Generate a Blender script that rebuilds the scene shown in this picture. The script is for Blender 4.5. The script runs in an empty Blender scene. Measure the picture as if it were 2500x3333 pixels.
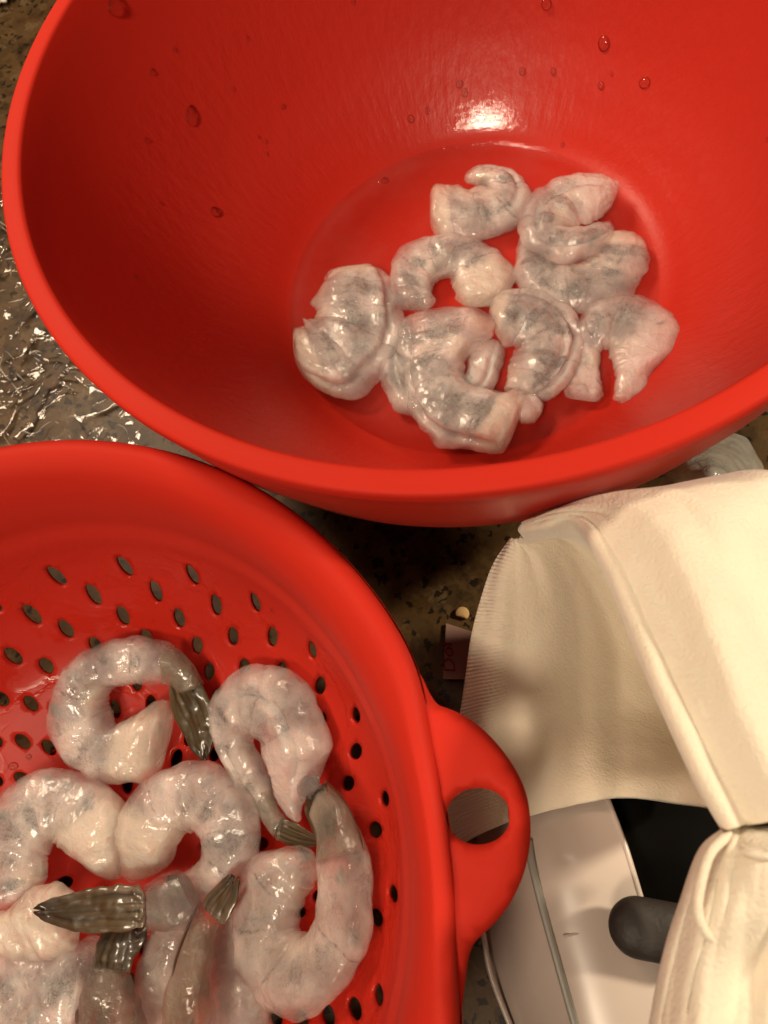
import bpy, bmesh, math, random
import numpy as np
from mathutils import Vector, Matrix, noise, geometry
S = bpy.context.scene
COL = S.collection
random.seed(7)

# ------------------------------------------------------------------ camera
# a hand-held phone above a kitchen counter (metres, Z up, counter top at z = 0, origin under the bowl)
FPX, IW, IH = 2500., 2500, 3333
Nw = np.array([-0.16484415, -0.33709477, -0.92692692]); Nw /= np.linalg.norm(Nw)
C0 = np.array([0.0197, -0.1549, 0.2583])
Xw = np.array([1, 0, 0.]) - Nw[0] * Nw; Xw /= np.linalg.norm(Xw); Yw = np.cross(Nw, Xw)
CAM = np.array([-C0 @ Xw, -C0 @ Yw, -C0 @ Nw + .139])
cam = bpy.data.cameras.new('camera'); co = bpy.data.objects.new('camera', cam); COL.objects.link(co)
cx = Vector((Xw[0], Yw[0], Nw[0])); cy = Vector((-Xw[1], -Yw[1], -Nw[1])); cz = Vector((-Xw[2], -Yw[2], -Nw[2]))
M = Matrix((cx, cy, cz)).transposed().to_4x4(); M.translation = Vector(CAM); co.matrix_world = M
cam.sensor_fit = 'HORIZONTAL'; cam.sensor_width = 36; cam.lens = 36 * FPX / IW
cam.clip_start = .01; cam.clip_end = 20
cam.dof.use_dof = True; cam.dof.focus_distance = .285; cam.dof.aperture_fstop = 26
S.camera = co

# ------------------------------------------------------------------ world and lamps
w = bpy.data.worlds.new("World"); S.world = w; w.use_nodes = True
bg = w.node_tree.nodes['Background']; bg.inputs[0].default_value = (1, .72, .50, 1); bg.inputs[1].default_value = .095
def area(name, loc, target, size, power, color, spread=180):
    l = bpy.data.lights.new(name, 'AREA'); l.shape = 'SQUARE'; l.size = size; l.energy = power; l.color = color; l.spread = math.radians(spread)
    o = bpy.data.objects.new(name, l); COL.objects.link(o); o.location = loc
    o.rotation_euler = (Vector(target) - Vector(loc)).to_track_quat('-Z', 'Y').to_euler()
    return o
area('overhead_light', (-.60, .36, .84), (-.10, .05, 0), .22, 2.1, (1, .77, .54), 95)
area('overhead_light', (.22, .78, 1.35), (-.03, 0, 0), .05, .42, (1, .82, .62), 120)  # small lamp added for glints on the wet shrimp, no known fixture
area('overhead_light', (-.25, .18, 1.45), (-.08, 0, 0), .05, .42, (1, .82, .62), 120)  # another added lamp, small so it gives glints with little fill
area('overhead_light', (-.27, -.80, 1.22), (-.05, .08, 0), .26, 1.55, (1, .82, .60), 62)
l = bpy.data.lights.new('added_cloth_spot', 'SPOT'); l.energy = 50; l.color = (1, .86, .62); l.spot_size = math.radians(34); l.spot_blend = .9; l.shadow_soft_size = .05  # spot added to brighten the right side of the cloth, no cabinet known
o = bpy.data.objects.new('added_cloth_spot', l); COL.objects.link(o); o.location = (.75, .02, .62); o.rotation_euler = (Vector((.26, -.22, .12)) - Vector((.75, .02, .62))).to_track_quat('-Z', 'Y').to_euler()
S.view_settings.view_transform = 'Standard'; S.view_settings.look = 'None'
S.view_settings.exposure = 0; S.view_settings.gamma = 1

# ------------------------------------------------------------------ geometry helpers
def ray(px, py):
    d = np.array([(px - IW / 2) / FPX, (py - IH / 2) / FPX, 1.]); return np.array([d @ Xw, d @ Yw, d @ Nw])
def plane(px, py, z):
    d = ray(px, py); return CAM + d * (z - CAM[2]) / d[2]
CB = np.array([0., 0.]); CC = np.array([-.1411, -.2610])
PB = np.array([(0, .0065), (.07, .0068), (.084, .0074), (.0917, .0098), (.098, .0142), (.110, .027), (.124, .048), (.1352, .075),
               (.1440, .105), (.1500, .132), (.1520, .1385)])
PC = np.array([(0, .014), (.04, .015), (.06, .0185), (.07, .022), (.08, .0265), (.09, .033), (.1036, .047), (.1104, .058), (.1145, .068), (.1165, .076), (.1195, .083),
               (.1205, .090), (.1218, .097), (.1240, .1045), (.1275, .1110)])
SURF = {'bowl': (CB, PB), 'col': (CC, PC)}
TT = np.arange(.05, .62, .0005)
def onto(px, py, kind, lift=0.):
    if kind == 'counter': return plane(px, py, lift)
    if kind == 'bowlfloor': return plane(px, py, .0068 + lift)
    c, pr = SURF[kind]; d = ray(px, py); P = CAM + TT[:, None] * d
    r = np.hypot(P[:, 0] - c[0], P[:, 1] - c[1])
    ok = (r <= pr[-1, 0]) & (P[:, 2] <= np.interp(r, pr[:, 0], pr[:, 1]) + lift)
    i = int(np.argmax(ok))
    if not ok[i]: return plane(px, py, .02 + lift)
    lo, hi = TT[i] - .0005, TT[i]
    for _ in range(8):
        m = (lo + hi) / 2; q = CAM + d * m; rr = math.hypot(q[0] - c[0], q[1] - c[1])
        if rr <= pr[-1, 0] and q[2] <= np.interp(rr, pr[:, 0], pr[:, 1]) + lift: hi = m
        else: lo = m
    return CAM + d * hi
def snormal(P, kind):
    if kind in ('counter', 'bowlfloor'): return np.array([0, 0, 1.])
    c, pr = SURF[kind]; v = np.array(P[:2]) - c; r = np.hypot(*v); e = .004
    s = (np.interp(r + e, pr[:, 0], pr[:, 1]) - np.interp(max(r - e, 0), pr[:, 0], pr[:, 1])) / (2 * e)
    s = min(s, 1.2)
    v = v / max(r, 1e-6); n = np.array([-s * v[0], -s * v[1], 1.]); return n / np.linalg.norm(n)
def catmull(K, n):
    K = np.array(K, float); m = len(K); P = np.vstack([2 * K[0] - K[1], K, 2 * K[-1] - K[-2]])
    if m == 2:
        t = np.linspace(0, 1, n)[:, None]; return K[0] * (1 - t) + K[1] * t
    out = []
    for u in np.linspace(0, m - 1, n):
        i = min(int(u), m - 2); t = u - i; a, b, c, d = P[i], P[i + 1], P[i + 2], P[i + 3]
        out.append(.5 * (2 * b + (c - a) * t + (2 * a - 5 * b + 4 * c - d) * t * t + (3 * b - a - 3 * c + d) * t ** 3))
    return np.array(out)
def resample(P, n):
    P = np.array(P, float); L = np.r_[0, np.cumsum(np.linalg.norm(np.diff(P[:, :3], axis=0), axis=1))]
    u = np.linspace(0, L[-1], n); return np.stack([np.interp(u, L, P[:, k]) for k in range(P.shape[1])], 1)
def mesh_obj(name, V, F, mat, parent=None, smooth=True, cols=None, uvs=None):
    me = bpy.data.meshes.new(name); me.from_pydata([tuple(map(float, v)) for v in V], [], [tuple(int(i) for i in f) for f in F]); me.update()
    if smooth: me.polygons.foreach_set('use_smooth', [True] * len(me.polygons))
    if cols is not None:
        a = me.color_attributes.new('Col', 'FLOAT_COLOR', 'POINT'); a.data.foreach_set('color', np.asarray(cols, np.float32).ravel())
    if uvs is not None:
        a = me.attributes.new('uvp', 'FLOAT_VECTOR', 'POINT'); a.data.foreach_set('vector', np.asarray(uvs, np.float32).ravel())
    me.materials.append(mat); o = bpy.data.objects.new(name, me); COL.objects.link(o)
    if parent is not None: o.parent = parent
    return o
def tag(o, label=None, cat=None, group=None, kind=None):
    if label: o['label'] = label
    if cat: o['category'] = cat
    if group: o['group'] = group
    if kind: o['kind'] = kind
    return o
def empty(name): o = bpy.data.objects.new(name, None); COL.objects.link(o); o.empty_display_size = .01; return o
def settle(root):          # move the Empty to the base of its parts, the parts staying where they are
    pts = [v.co for c in COL.objects if c.parent == root and c.type == 'MESH' for v in c.data.vertices]
    if not pts: return
    b = Vector((sum(p.x for p in pts) / len(pts), sum(p.y for p in pts) / len(pts), min(p.z for p in pts)))
    for c in COL.objects:
        if c.parent == root and c.type == 'MESH': c.data.transform(Matrix.Translation(-b))
    root.location = b
def grid_faces(nu, nv, wrap=False, base=0):
    F = []
    for i in range(nu - 1):
        for j in range(nv if wrap else nv - 1):
            F.append((base + i * nv + j, base + (i + 1) * nv + j, base + (i + 1) * nv + (j + 1) % nv, base + i * nv + (j + 1) % nv))
    return F
def lathe(prof, n, centre):
    V = []; P = np.array(prof, float)
    for r, z in P:
        for k in range(n):
            a = 2 * math.pi * k / n; V.append((centre[0] + r * math.cos(a), centre[1] + r * math.sin(a), z))
    F = grid_faces(len(P), n, True)
    return V, F
def tube(pts, r, mat, name, parent=None, nv=8, closed=False):
    P = np.array(pts, float); n = len(P); V = []
    rr = r if hasattr(r, '__len__') else [r] * n
    for i in range(n):
        t = P[min(i + 1, n - 1)] - P[max(i - 1, 0)]; t /= np.linalg.norm(t) + 1e-9
        a = np.cross(t, [0, 0, 1.]); a /= np.linalg.norm(a) + 1e-9; b = np.cross(a, t)
        for k in range(nv):
            q = 2 * math.pi * k / nv; V.append(P[i] + rr[i] * (a * math.cos(q) + b * math.sin(q)))
    F = grid_faces(n, nv, True); F.append(tuple(range(nv))); F.append(tuple((n - 1) * nv + k for k in reversed(range(nv))))
    return mesh_obj(name, V, F, mat, parent)
def N3(p, f, seed=0): return noise.noise(Vector((p[0] * f + seed * 7.3, p[1] * f - seed * 3.1, p[2] * f + seed)))

# ------------------------------------------------------------------ materials
def mat(name):
    m = bpy.data.materials.new(name); m.use_nodes = True; nt = m.node_tree; b = nt.nodes['Principled BSDF']
    return m, nt, b
class G:
    def __init__(s, nt): s.nt = nt
    def n(s, t, **kw):
        x = s.nt.nodes.new(t)
        for k, v in kw.items(): setattr(x, k, v)
        return x
    def l(s, a, b): s.nt.links.new(a, b)
    def noise(s, vec, scale, detail=4, rough=.5, dist=0):
        x = s.n('ShaderNodeTexNoise'); x.inputs['Scale'].default_value = scale; x.inputs['Detail'].default_value = detail
        x.inputs['Roughness'].default_value = rough; x.inputs['Distortion'].default_value = dist
        if vec is not None: s.l(vec, x.inputs['Vector'])
        return x.outputs[0]
    def math(s, op, a, b=None, clamp=False):
        x = s.n('ShaderNodeMath', operation=op, use_clamp=clamp)
        for i, q in enumerate((a, b)):
            if q is None: continue
            if hasattr(q, 'is_linked'): s.l(q, x.inputs[i])
            else: x.inputs[i].default_value = q
        return x.outputs[0]
    def ramp(s, fac, stops, interp='LINEAR'):
        x = s.n('ShaderNodeValToRGB'); r = x.color_ramp; r.interpolation = interp
        while len(r.elements) < len(stops): r.elements.new(.5)
        for e, (p, c) in zip(r.elements, stops):
            e.position = p; e.color = c if len(c) == 4 else (*c, 1)
        s.l(fac, x.inputs[0]); return x.outputs[0]
    def mix(s, fac, a, b, blend='MIX'):
        x = s.n('ShaderNodeMix', data_type='RGBA', blend_type=blend)
        for i, q in ((0, fac), (6, a), (7, b)):
            if hasattr(q, 'is_linked'): s.l(q, x.inputs[i])
            else: x.inputs[i].default_value = q if i == 0 else (*q, 1) if len(q) == 3 else q
        return x.outputs[2]
    def bump(s, h, strength, dist, normal=None):
        x = s.n('ShaderNodeBump'); x.inputs['Strength'].default_value = strength; x.inputs['Distance'].default_value = dist
        s.l(h, x.inputs['Height'])
        if normal is not None: s.l(normal, x.inputs['Normal'])
        return x.outputs[0]
def gray(v): return (v, v, v)

def mat_bowl():
    m, nt, b = mat('red_bowl_plastic'); g = G(nt); tc = g.n('ShaderNodeTexCoord').outputs['Object']
    sep = g.n('ShaderNodeSeparateXYZ'); g.l(tc, sep.inputs[0])
    ang = g.math('ARCTAN2', sep.outputs[1], sep.outputs[0])
    cmb = g.n('ShaderNodeCombineXYZ'); g.l(g.math('MULTIPLY', ang, 6.), cmb.inputs[0]); g.l(g.math('MULTIPLY', sep.outputs[2], 22.), cmb.inputs[1])
    streak = g.math('MULTIPLY', g.noise(cmb.outputs[0], 4.5, 3, .55), g.math('MULTIPLY', g.math('MULTIPLY', g.math('SUBTRACT', sep.outputs[2], .009), 120., clamp=True), g.math('MULTIPLY', g.math('SUBTRACT', .11, sep.outputs[2]), 40., clamp=True)))
    cmb2 = g.n('ShaderNodeCombineXYZ'); g.l(g.math('MULTIPLY', ang, 8.), cmb2.inputs[0]); g.l(g.math('MULTIPLY', sep.outputs[2], 170.), cmb2.inputs[1])
    rip = g.noise(cmb2.outputs[0], 3.2, 4, .65, 1.0)
    low = g.math('SUBTRACT', 1., g.math('MULTIPLY', g.math('SUBTRACT', sep.outputs[2], .012), 45., ), clamp=True)   # 1 near the foot, 0 above
    fine = g.noise(tc, 900, 3, .6); big = g.noise(tc, 9, 3)
    r = g.math('ADD', g.math('MULTIPLY', big, .14), g.math('MULTIPLY', g.math('SUBTRACT', 1., low), .03)); r = g.math('ADD', r, .29)
    r = g.math('ADD', r, g.math('MULTIPLY', streak, .06)); r = g.math('ADD', r, g.math('MULTIPLY', g.math('SUBTRACT', sep.outputs[2], .126), 12., clamp=True))
    g.l(r, b.inputs['Roughness'])
    c = g.mix(big, (.57, .028, .014), (.50, .022, .012)); g.l(c, b.inputs['Base Color'])
    n1 = g.bump(streak, .5, .0012); n2 = g.bump(g.math('MULTIPLY', rip, low), .25, .0005, n1); n3 = g.bump(fine, .12, .0002, n2)
    g.l(n3, b.inputs['Normal']); g.l(g.math('SUBTRACT', g.math('SUBTRACT', .55, g.math('MULTIPLY', low, .35)), g.math('MULTIPLY', g.math('MULTIPLY', g.math('SUBTRACT', sep.outputs[2], .126), 100., clamp=True), .47)), b.inputs['Specular IOR Level'])
    g.l(g.math('MULTIPLY', low, g.math('MULTIPLY', g.math('SUBTRACT', g.math('SINE', ang), .80), 7., clamp=True)), b.inputs['Coat Weight']); b.inputs['Coat Roughness'].default_value = .05; b.inputs['Coat IOR'].default_value = 1.5; g.l(g.bump(rip, .22, .0005), b.inputs['Coat Normal'])
    return m
def mat_col():
    m, nt, b = mat('red_colander_plastic'); g = G(nt); tc = g.n('ShaderNodeTexCoord').outputs['Object']
    big = g.noise(tc, 14, 4); wet = g.ramp(g.noise(tc, 38, 4, .55, .8), [(.50, gray(0)), (.60, gray(1))])
    fine = g.noise(tc, 700, 3, .6)
    sepc = g.n('ShaderNodeSeparateXYZ'); g.l(tc, sepc.inputs[0]); lowc = g.math('MULTIPLY', g.math('SUBTRACT', .085, sepc.outputs[2]), 40., clamp=True); wet = g.math('MULTIPLY', wet, lowc); r = g.math('SUBTRACT', .42, g.math('MULTIPLY', wet, .28)); r = g.math('ADD', r, g.math('MULTIPLY', big, .1)); r = g.math('ADD', r, g.math('MULTIPLY', g.math('SUBTRACT', 1., lowc), .12)); g.l(r, b.inputs['Roughness'])
    g.l(g.mix(big, (.57, .028, .014), (.50, .022, .012)), b.inputs['Base Color'])
    n1 = g.bump(wet, .5, .0005); n2 = g.bump(g.noise(tc, 120, 4, .6), .10, .0005, n1); g.l(g.bump(fine, .1, .0002, n2), b.inputs['Normal']); g.l(g.math('SUBTRACT', .30, g.math('MULTIPLY', g.math('MULTIPLY', g.math('SUBTRACT', sepc.outputs[2], .098), 100., clamp=True), .20)), b.inputs['Specular IOR Level'])
    return m
def mat_flesh(name='shrimp_flesh', sss=.5, wetness=1.):
    m, nt, b = mat(name); g = G(nt); tc = g.n('ShaderNodeTexCoord').outputs['Object']
    a = g.n('ShaderNodeAttribute', attribute_name='Col'); col = a.outputs['Color']; al = a.outputs['Alpha']
    sp = g.ramp(g.noise(tc, 1500, 3, .6), [(.58, gray(0)), (.66, gray(1))])
    cl = g.ramp(g.noise(tc, 520, 5, .7), [(.46, gray(0)), (.68, gray(1))])
    dark = g.math('MULTIPLY', g.math('MULTIPLY', g.math('ADD', g.math('MULTIPLY', sp, .7), g.math('MULTIPLY', cl, .55)), al), .85, clamp=True); dark = g.math('ADD', dark, g.math('MULTIPLY', g.math('POWER', al, 3.), .36), clamp=True)
    fib = g.noise(tc, 220, 3, .5)
    c1 = g.mix(g.math('MULTIPLY', fib, .18), col, (.72, .63, .58)); c = g.mix(dark, c1, (.15, .155, .15)); g.l(c, b.inputs['Base Color'])
    b.inputs['Roughness'].default_value = .27; b.inputs['Specular IOR Level'].default_value = .7
    b.inputs['Subsurface Weight'].default_value = .7; b.inputs['Subsurface Radius'].default_value = (1, .6, .45); b.inputs['Subsurface Scale'].default_value = .006
    b.inputs['Transmission Weight'].default_value = .14; b.inputs['IOR'].default_value = 1.36
    b.inputs['Coat Weight'].default_value = wetness; b.inputs['Coat Roughness'].default_value = .04; b.inputs['Coat IOR'].default_value = 1.45
    h1 = g.noise(tc, 260, 3, .55, .6); h2 = g.noise(tc, 1100, 3, .6); h3 = g.noise(tc, 90, 2, .5)
    n1 = g.bump(h3, .7, .0022); n2 = g.bump(h1, .85, .0012, n1); n3 = g.bump(h2, .5, .0004, n2)
    g.l(n3, b.inputs['Normal']); g.l(g.bump(h1, .45, .0010, g.bump(h3, .6, .0022)), b.inputs['Coat Normal'])
    uv = g.n('ShaderNodeAttribute', attribute_name='uvp'); su = g.n('ShaderNodeSeparateXYZ'); g.l(uv.outputs['Vector'], su.inputs[0])
    al_ = g.math('SUBTRACT', .89, g.math('MULTIPLY', su.outputs[0], g.math('ADD', .34, g.math('MULTIPLY', g.noise(tc, 130, 3), .35))), clamp=True); g.l(al_, b.inputs['Alpha'])
    return m
def mat_shell():
    m, nt, b = mat('shrimp_shell'); g = G(nt); tc = g.n('ShaderNodeTexCoord').outputs['Object']
    a = g.n('ShaderNodeAttribute', attribute_name='Col'); u = g.n('ShaderNodeAttribute', attribute_name='uvp')
    sep = g.n('ShaderNodeSeparateXYZ'); g.l(u.outputs['Vector'], sep.inputs[0])
    cmb = g.n('ShaderNodeCombineXYZ'); g.l(g.math('MULTIPLY', sep.outputs[0], 2.2), cmb.inputs[0]); g.l(g.math('MULTIPLY', sep.outputs[1], 9.), cmb.inputs[1]); g.l(sep.outputs[2], cmb.inputs[2])
    st = g.noise(cmb.outputs[0], .9, 3, .5); sp = g.ramp(g.noise(tc, 1300, 3, .6), [(.52, gray(0)), (.64, gray(1))])
    k = g.ramp(st, [(.42, gray(0)), (.58, gray(1))])
    c = g.mix(g.math('MULTIPLY', k, .5), a.outputs['Color'], g.mix(.72, a.outputs['Color'], (.02, .015, .01)))
    c = g.mix(g.math('MULTIPLY', sp, .15), c, (.05, .035, .02)); g.l(c, b.inputs['Base Color'])
    b.inputs['Roughness'].default_value = .40; b.inputs['Specular IOR Level'].default_value = .5; b.inputs['Coat Weight'].default_value = .5; b.inputs['Coat Roughness'].default_value = .08
    b.inputs['Subsurface Weight'].default_value = .25; b.inputs['Subsurface Radius'].default_value = (1, .6, .4); b.inputs['Subsurface Scale'].default_value = .002
    b.inputs['Alpha'].default_value = .88; n1 = g.bump(st, .12, .0004); g.l(g.bump(g.noise(tc, 420, 3), .3, .0005, n1), b.inputs['Normal'])
    return m
def mat_segment():
    m = MSH.copy(); m.name = 'shrimp_shell_smooth'
    for n in m.node_tree.nodes:
        if n.type == 'VALTORGB' and abs(n.color_ramp.elements[0].position - .36) < .01: n.color_ramp.elements[0].position = .45; n.color_ramp.elements[1].position = 1.; n.color_ramp.elements[1].color = (.45, .45, .45, 1)
        if n.type == 'BUMP': n.inputs['Strength'].default_value = .12
    return m
def mat_granite():
    m, nt, b = mat('granite'); g = G(nt); tc = g.n('ShaderNodeTexCoord').outputs['Object']
    w0 = g.n('ShaderNodeTexNoise'); w0.inputs['Scale'].default_value = 330; w0.inputs['Detail'].default_value = 4; g.l(tc, w0.inputs['Vector'])
    mp = g.n('ShaderNodeVectorMath', operation='SCALE'); g.l(w0.outputs['Color'], mp.inputs[0]); mp.inputs['Scale'].default_value = .0055
    ad = g.n('ShaderNodeVectorMath', operation='ADD'); g.l(tc, ad.inputs[0]); g.l(mp.outputs[0], ad.inputs[1])
    v = g.n('ShaderNodeTexVoronoi', voronoi_dimensions='2D'); v.inputs['Scale'].default_value = 125; g.l(ad.outputs[0], v.inputs['Vector'])
    bw = g.n('ShaderNodeSeparateColor'); g.l(v.outputs['Color'], bw.inputs[0])
    cells = g.ramp(bw.outputs[0], [(0, (.15, .10, .05)), (.3, (.11, .075, .04)), (.52, (.19, .14, .08)), (.70, (.14, .11, .06)), (.86, (.06, .042, .026)), (.94, (.22, .18, .12))], 'LINEAR')
    v2 = g.n('ShaderNodeTexVoronoi', voronoi_dimensions='2D'); v2.inputs['Scale'].default_value = 420; g.l(ad.outputs[0], v2.inputs['Vector'])
    bw2 = g.n('ShaderNodeSeparateColor'); g.l(v2.outputs['Color'], bw2.inputs[0])
    blk = g.ramp(bw2.outputs[1], [(.0, gray(1)), (.10, gray(1)), (.13, gray(0))])
    nz = g.noise(tc, 520, 5, .7); c = g.mix(g.ramp(nz, [(.35, gray(0)), (.65, gray(.8))]), cells, (.105, .068, .028))
    c = g.mix(g.ramp(g.noise(tc, 75, 4, .6), [(.50, gray(0)), (.70, gray(.9))]), c, (.030, .020, .013))
    c = g.mix(g.math('MULTIPLY', blk, .85), c, (.010, .008, .007)); c = g.mix(1., c, (.70, .56, .42), 'MULTIPLY'); g.l(c, b.inputs['Base Color'])
    b.inputs['Roughness'].default_value = .38; b.inputs['Specular IOR Level'].default_value = .14
    g.l(g.bump(nz, .05, .0003), b.inputs['Normal'])
    return m
def mat_cloth():
    m, nt, b = mat('cream_cotton'); g = G(nt); u = g.n('ShaderNodeAttribute', attribute_name='uvp'); sep = g.n('ShaderNodeSeparateXYZ'); g.l(u.outputs['Vector'], sep.inputs[0])
    tc = g.n('ShaderNodeTexCoord').outputs['Object']
    wv = g.math('SINE', g.math('MULTIPLY', sep.outputs[1], 520.)); wv = g.math('MULTIPLY', wv, sep.outputs[2])
    weave = g.noise(tc, 1000, 2, .5); soft = g.noise(tc, 60, 3)
    g.l(g.mix(soft, (.80, .71, .585), (.75, .66, .53)), b.inputs['Base Color'])
    b.inputs['Roughness'].default_value = .95; b.inputs['Specular IOR Level'].default_value = .1
    b.inputs['Sheen Weight'].default_value = .3; b.inputs['Subsurface Weight'].default_value = .12; b.inputs['Subsurface Scale'].default_value = .003
    n1 = g.bump(wv, .5, .0006); n2 = g.bump(weave, .6, .0006, n1); g.l(g.bump(g.noise(tc, 38, 3), .5, .004, n2), b.inputs['Normal'])
    return m
def simple(name, col, rough, spec=.5, bscale=0, bstr=0, **kw):
    m, nt, b = mat(name); g = G(nt); tc = g.n('ShaderNodeTexCoord').outputs['Object']
    nz = g.noise(tc, kw.get('ns', 40), 4); g.l(g.mix(nz, col, tuple(c * .86 for c in col)), b.inputs['Base Color'])
    g.l(g.math('ADD', g.math('MULTIPLY', nz, .1), rough - .05), b.inputs['Roughness']); b.inputs['Specular IOR Level'].default_value = spec
    if bscale: g.l(g.bump(g.noise(tc, bscale, 4), bstr, .0006), b.inputs['Normal'])
    return m
def mat_film(name, haze, rough, tint=(.8, .78, .72), nz=.5):
    m, nt, b = mat(name); g = G(nt); tc = g.n('ShaderNodeTexCoord').outputs['Object']
    out = nt.nodes['Material Output']; tr = g.n('ShaderNodeBsdfTransparent'); gl = g.n('ShaderNodeBsdfGlossy'); df = g.n('ShaderNodeBsdfDiffuse')
    gl.inputs['Roughness'].default_value = rough; gl.inputs['Color'].default_value = (1, 1, 1, 1); df.inputs['Color'].default_value = (*tint, 1)
    n = g.bump(g.noise(tc, 150, 3, .6, 1.5), nz, .002)
    for x in (gl, df): g.l(n, x.inputs['Normal'])
    fr = g.n('ShaderNodeFresnel'); fr.inputs['IOR'].default_value = 1.38
    m1 = g.n('ShaderNodeMixShader'); m1.inputs[0].default_value = haze; g.l(tr.outputs[0], m1.inputs[1]); g.l(df.outputs[0], m1.inputs[2])
    m2 = g.n('ShaderNodeMixShader'); g.l(g.math('ADD', fr.outputs[0], .0, clamp=True), m2.inputs[0]); g.l(m1.outputs[0], m2.inputs[1]); g.l(gl.outputs[0], m2.inputs[2])
    g.l(m2.outputs[0], out.inputs[0]); return m
def mat_water():
    m, nt, b = mat('water'); g = G(nt); tc = g.n('ShaderNodeTexCoord').outputs['Object']
    out = nt.nodes['Material Output']; tr = g.n('ShaderNodeBsdfTransparent'); gl = g.n('ShaderNodeBsdfGlossy'); df = g.n('ShaderNodeBsdfDiffuse')
    tr.inputs[0].default_value = (.97, .96, .95, 1); gl.inputs['Roughness'].default_value = .03; df.inputs['Color'].default_value = (.75, .6, .55, 1)
    n = g.bump(g.noise(tc, 70, 2), .15, .002); g.l(n, gl.inputs['Normal'])
    fr = g.n('ShaderNodeFresnel'); fr.inputs['IOR'].default_value = 1.33; g.l(n, fr.inputs['Normal'])
    cloud = g.ramp(g.noise(tc, 30, 4, .6), [(.45, gray(0)), (.8, gray(.035))])
    m1 = g.n('ShaderNodeMixShader'); g.l(cloud, m1.inputs[0]); g.l(tr.outputs[0], m1.inputs[1]); g.l(df.outputs[0], m1.inputs[2])
    m2 = g.n('ShaderNodeMixShader'); g.l(fr.outputs[0], m2.inputs[0]); g.l(m1.outputs[0], m2.inputs[1]); g.l(gl.outputs[0], m2.inputs[2])
    g.l(m2.outputs[0], out.inputs[0]); return m
def mat_drop():
    m, nt, b = mat('water_drop'); g = G(nt); out = nt.nodes['Material Output']
    tr = g.n('ShaderNodeBsdfTransparent'); tr.inputs[0].default_value = (.96, .95, .94, 1); gl = g.n('ShaderNodeBsdfGlossy'); gl.inputs['Roughness'].default_value = .02
    rf = g.n('ShaderNodeBsdfRefraction'); rf.inputs['IOR'].default_value = 1.33; rf.inputs['Roughness'].default_value = .0
    fr = g.n('ShaderNodeFresnel'); fr.inputs['IOR'].default_value = 1.36
    m0 = g.n('ShaderNodeMixShader'); m0.inputs[0].default_value = .05; g.l(tr.outputs[0], m0.inputs[1]); g.l(rf.outputs[0], m0.inputs[2])
    m2 = g.n('ShaderNodeMixShader'); g.l(fr.outputs[0], m2.inputs[0]); g.l(m0.outputs[0], m2.inputs[1]); g.l(gl.outputs[0], m2.inputs[2])
    g.l(m2.outputs[0], out.inputs[0]); return m

MBOWL, MCOL, MFL, MSH, MGR, MCL = mat_bowl(), mat_col(), mat_flesh(), mat_shell(), mat_granite(), mat_cloth()
MSEG = mat_segment()
MWH = simple('white_plastic', (.52, .43, .38), .25); MBK = simple('black_plastic', (.003, .0025, .002), .7, .03)
MKN = simple('grey_rubber', (.026, .020, .018), .55, .4, 500, .4); MST = simple('grey_trim', (.26, .24, .21), .4)
MPAP = simple('white_paper', (.80, .74, .66), .9, .1, 300, .5); MCARD = simple('card_print', (.34, .20, .16), .6, .3); MRED = simple('red_ink', (.30, .015, .012), .6, .2)
MBEIGE = simple('beige_crumb', (.62, .40, .17), .7, .2, 600, .4); MFILM = mat_film('clear_film', .008, .045, nz=.10); MBAG = mat_film('clear_bag', .42, .12, (.55, .52, .46))
MWAT, MDROP = mat_water(), mat_drop(); MGLINT = simple('film_glint', (.75, .70, .62), .12, 1.); MGLINT.node_tree.nodes['Principled BSDF'].inputs['Alpha'].default_value = .6  # last one: pale colour standing in for glints on the film folds
MPINK = simple('pink_flesh_bit', (.7, .35, .28), .3)

# ------------------------------------------------------------------ counter
v = [(-2, -2, 0), (2, -2, 0), (2, 2, 0), (-2, 2, 0)]
tag(mesh_obj('counter', v, [(0, 1, 2, 3)], MGR, smooth=False), 'polished brown and black speckled granite counter', None, None, 'structure')

# ------------------------------------------------------------------ mixing bowl
inner = resample(catmull(PB, 120), 70).tolist()
rim = [(.1522, .1390), (.1524, .1396), (.1528, .1401), (.1534, .1404), (.1537, .1405), (.1560, .1404), (.1590, .1401), (.1594, .1400), (.1600, .1396), (.1603, .1390), (.1604, .1384), (.1603, .1350), (.1602, .1345), (.1596, .1330), (.1585, .1240), (.1583, .123)]
outer = [(.1560, .108), (.149, .080), (.138, .050), (.120, .022), (.102, .006), (.096, .0015), (.092, .001), (.086, .003), (0.0005, .003)]
prof = [(max(r, .0005), z) for r, z in inner] + rim + outer
V, F = lathe(prof, 256, CB)
F.append(tuple(reversed(range(256)))); F.append(tuple((len(prof) - 1) * 256 + k for k in range(256)))
bowl = empty('mixing_bowl'); tag(bowl, 'large deep red plastic mixing bowl holding peeled tailless shrimp', 'bowl')
ob = mesh_obj('bowl_wall', V[:], F, MBOWL, bowl); bpy.context.view_layer.objects.active = ob
# water lying in the bottom
V = []; n = 128
for r in (0.0003, .02, .04, .06, .075, .085, .0905):
    for k in range(n):
        a = 2 * math.pi * k / n; q = r + (.0009 * noise.noise(Vector((math.cos(a) * 2, math.sin(a) * 2, 3))) if r > .09 else 0)
        V.append((q * math.cos(a), q * math.sin(a), .0092 - (.0 if r > .09 else 0)))
F = grid_faces(7, n, True); F.append(tuple(range(n)))
tag(mesh_obj('water', V, F, MWAT), 'thin puddle of cloudy water in the bottom of the bowl', None, None, 'structure')

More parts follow.
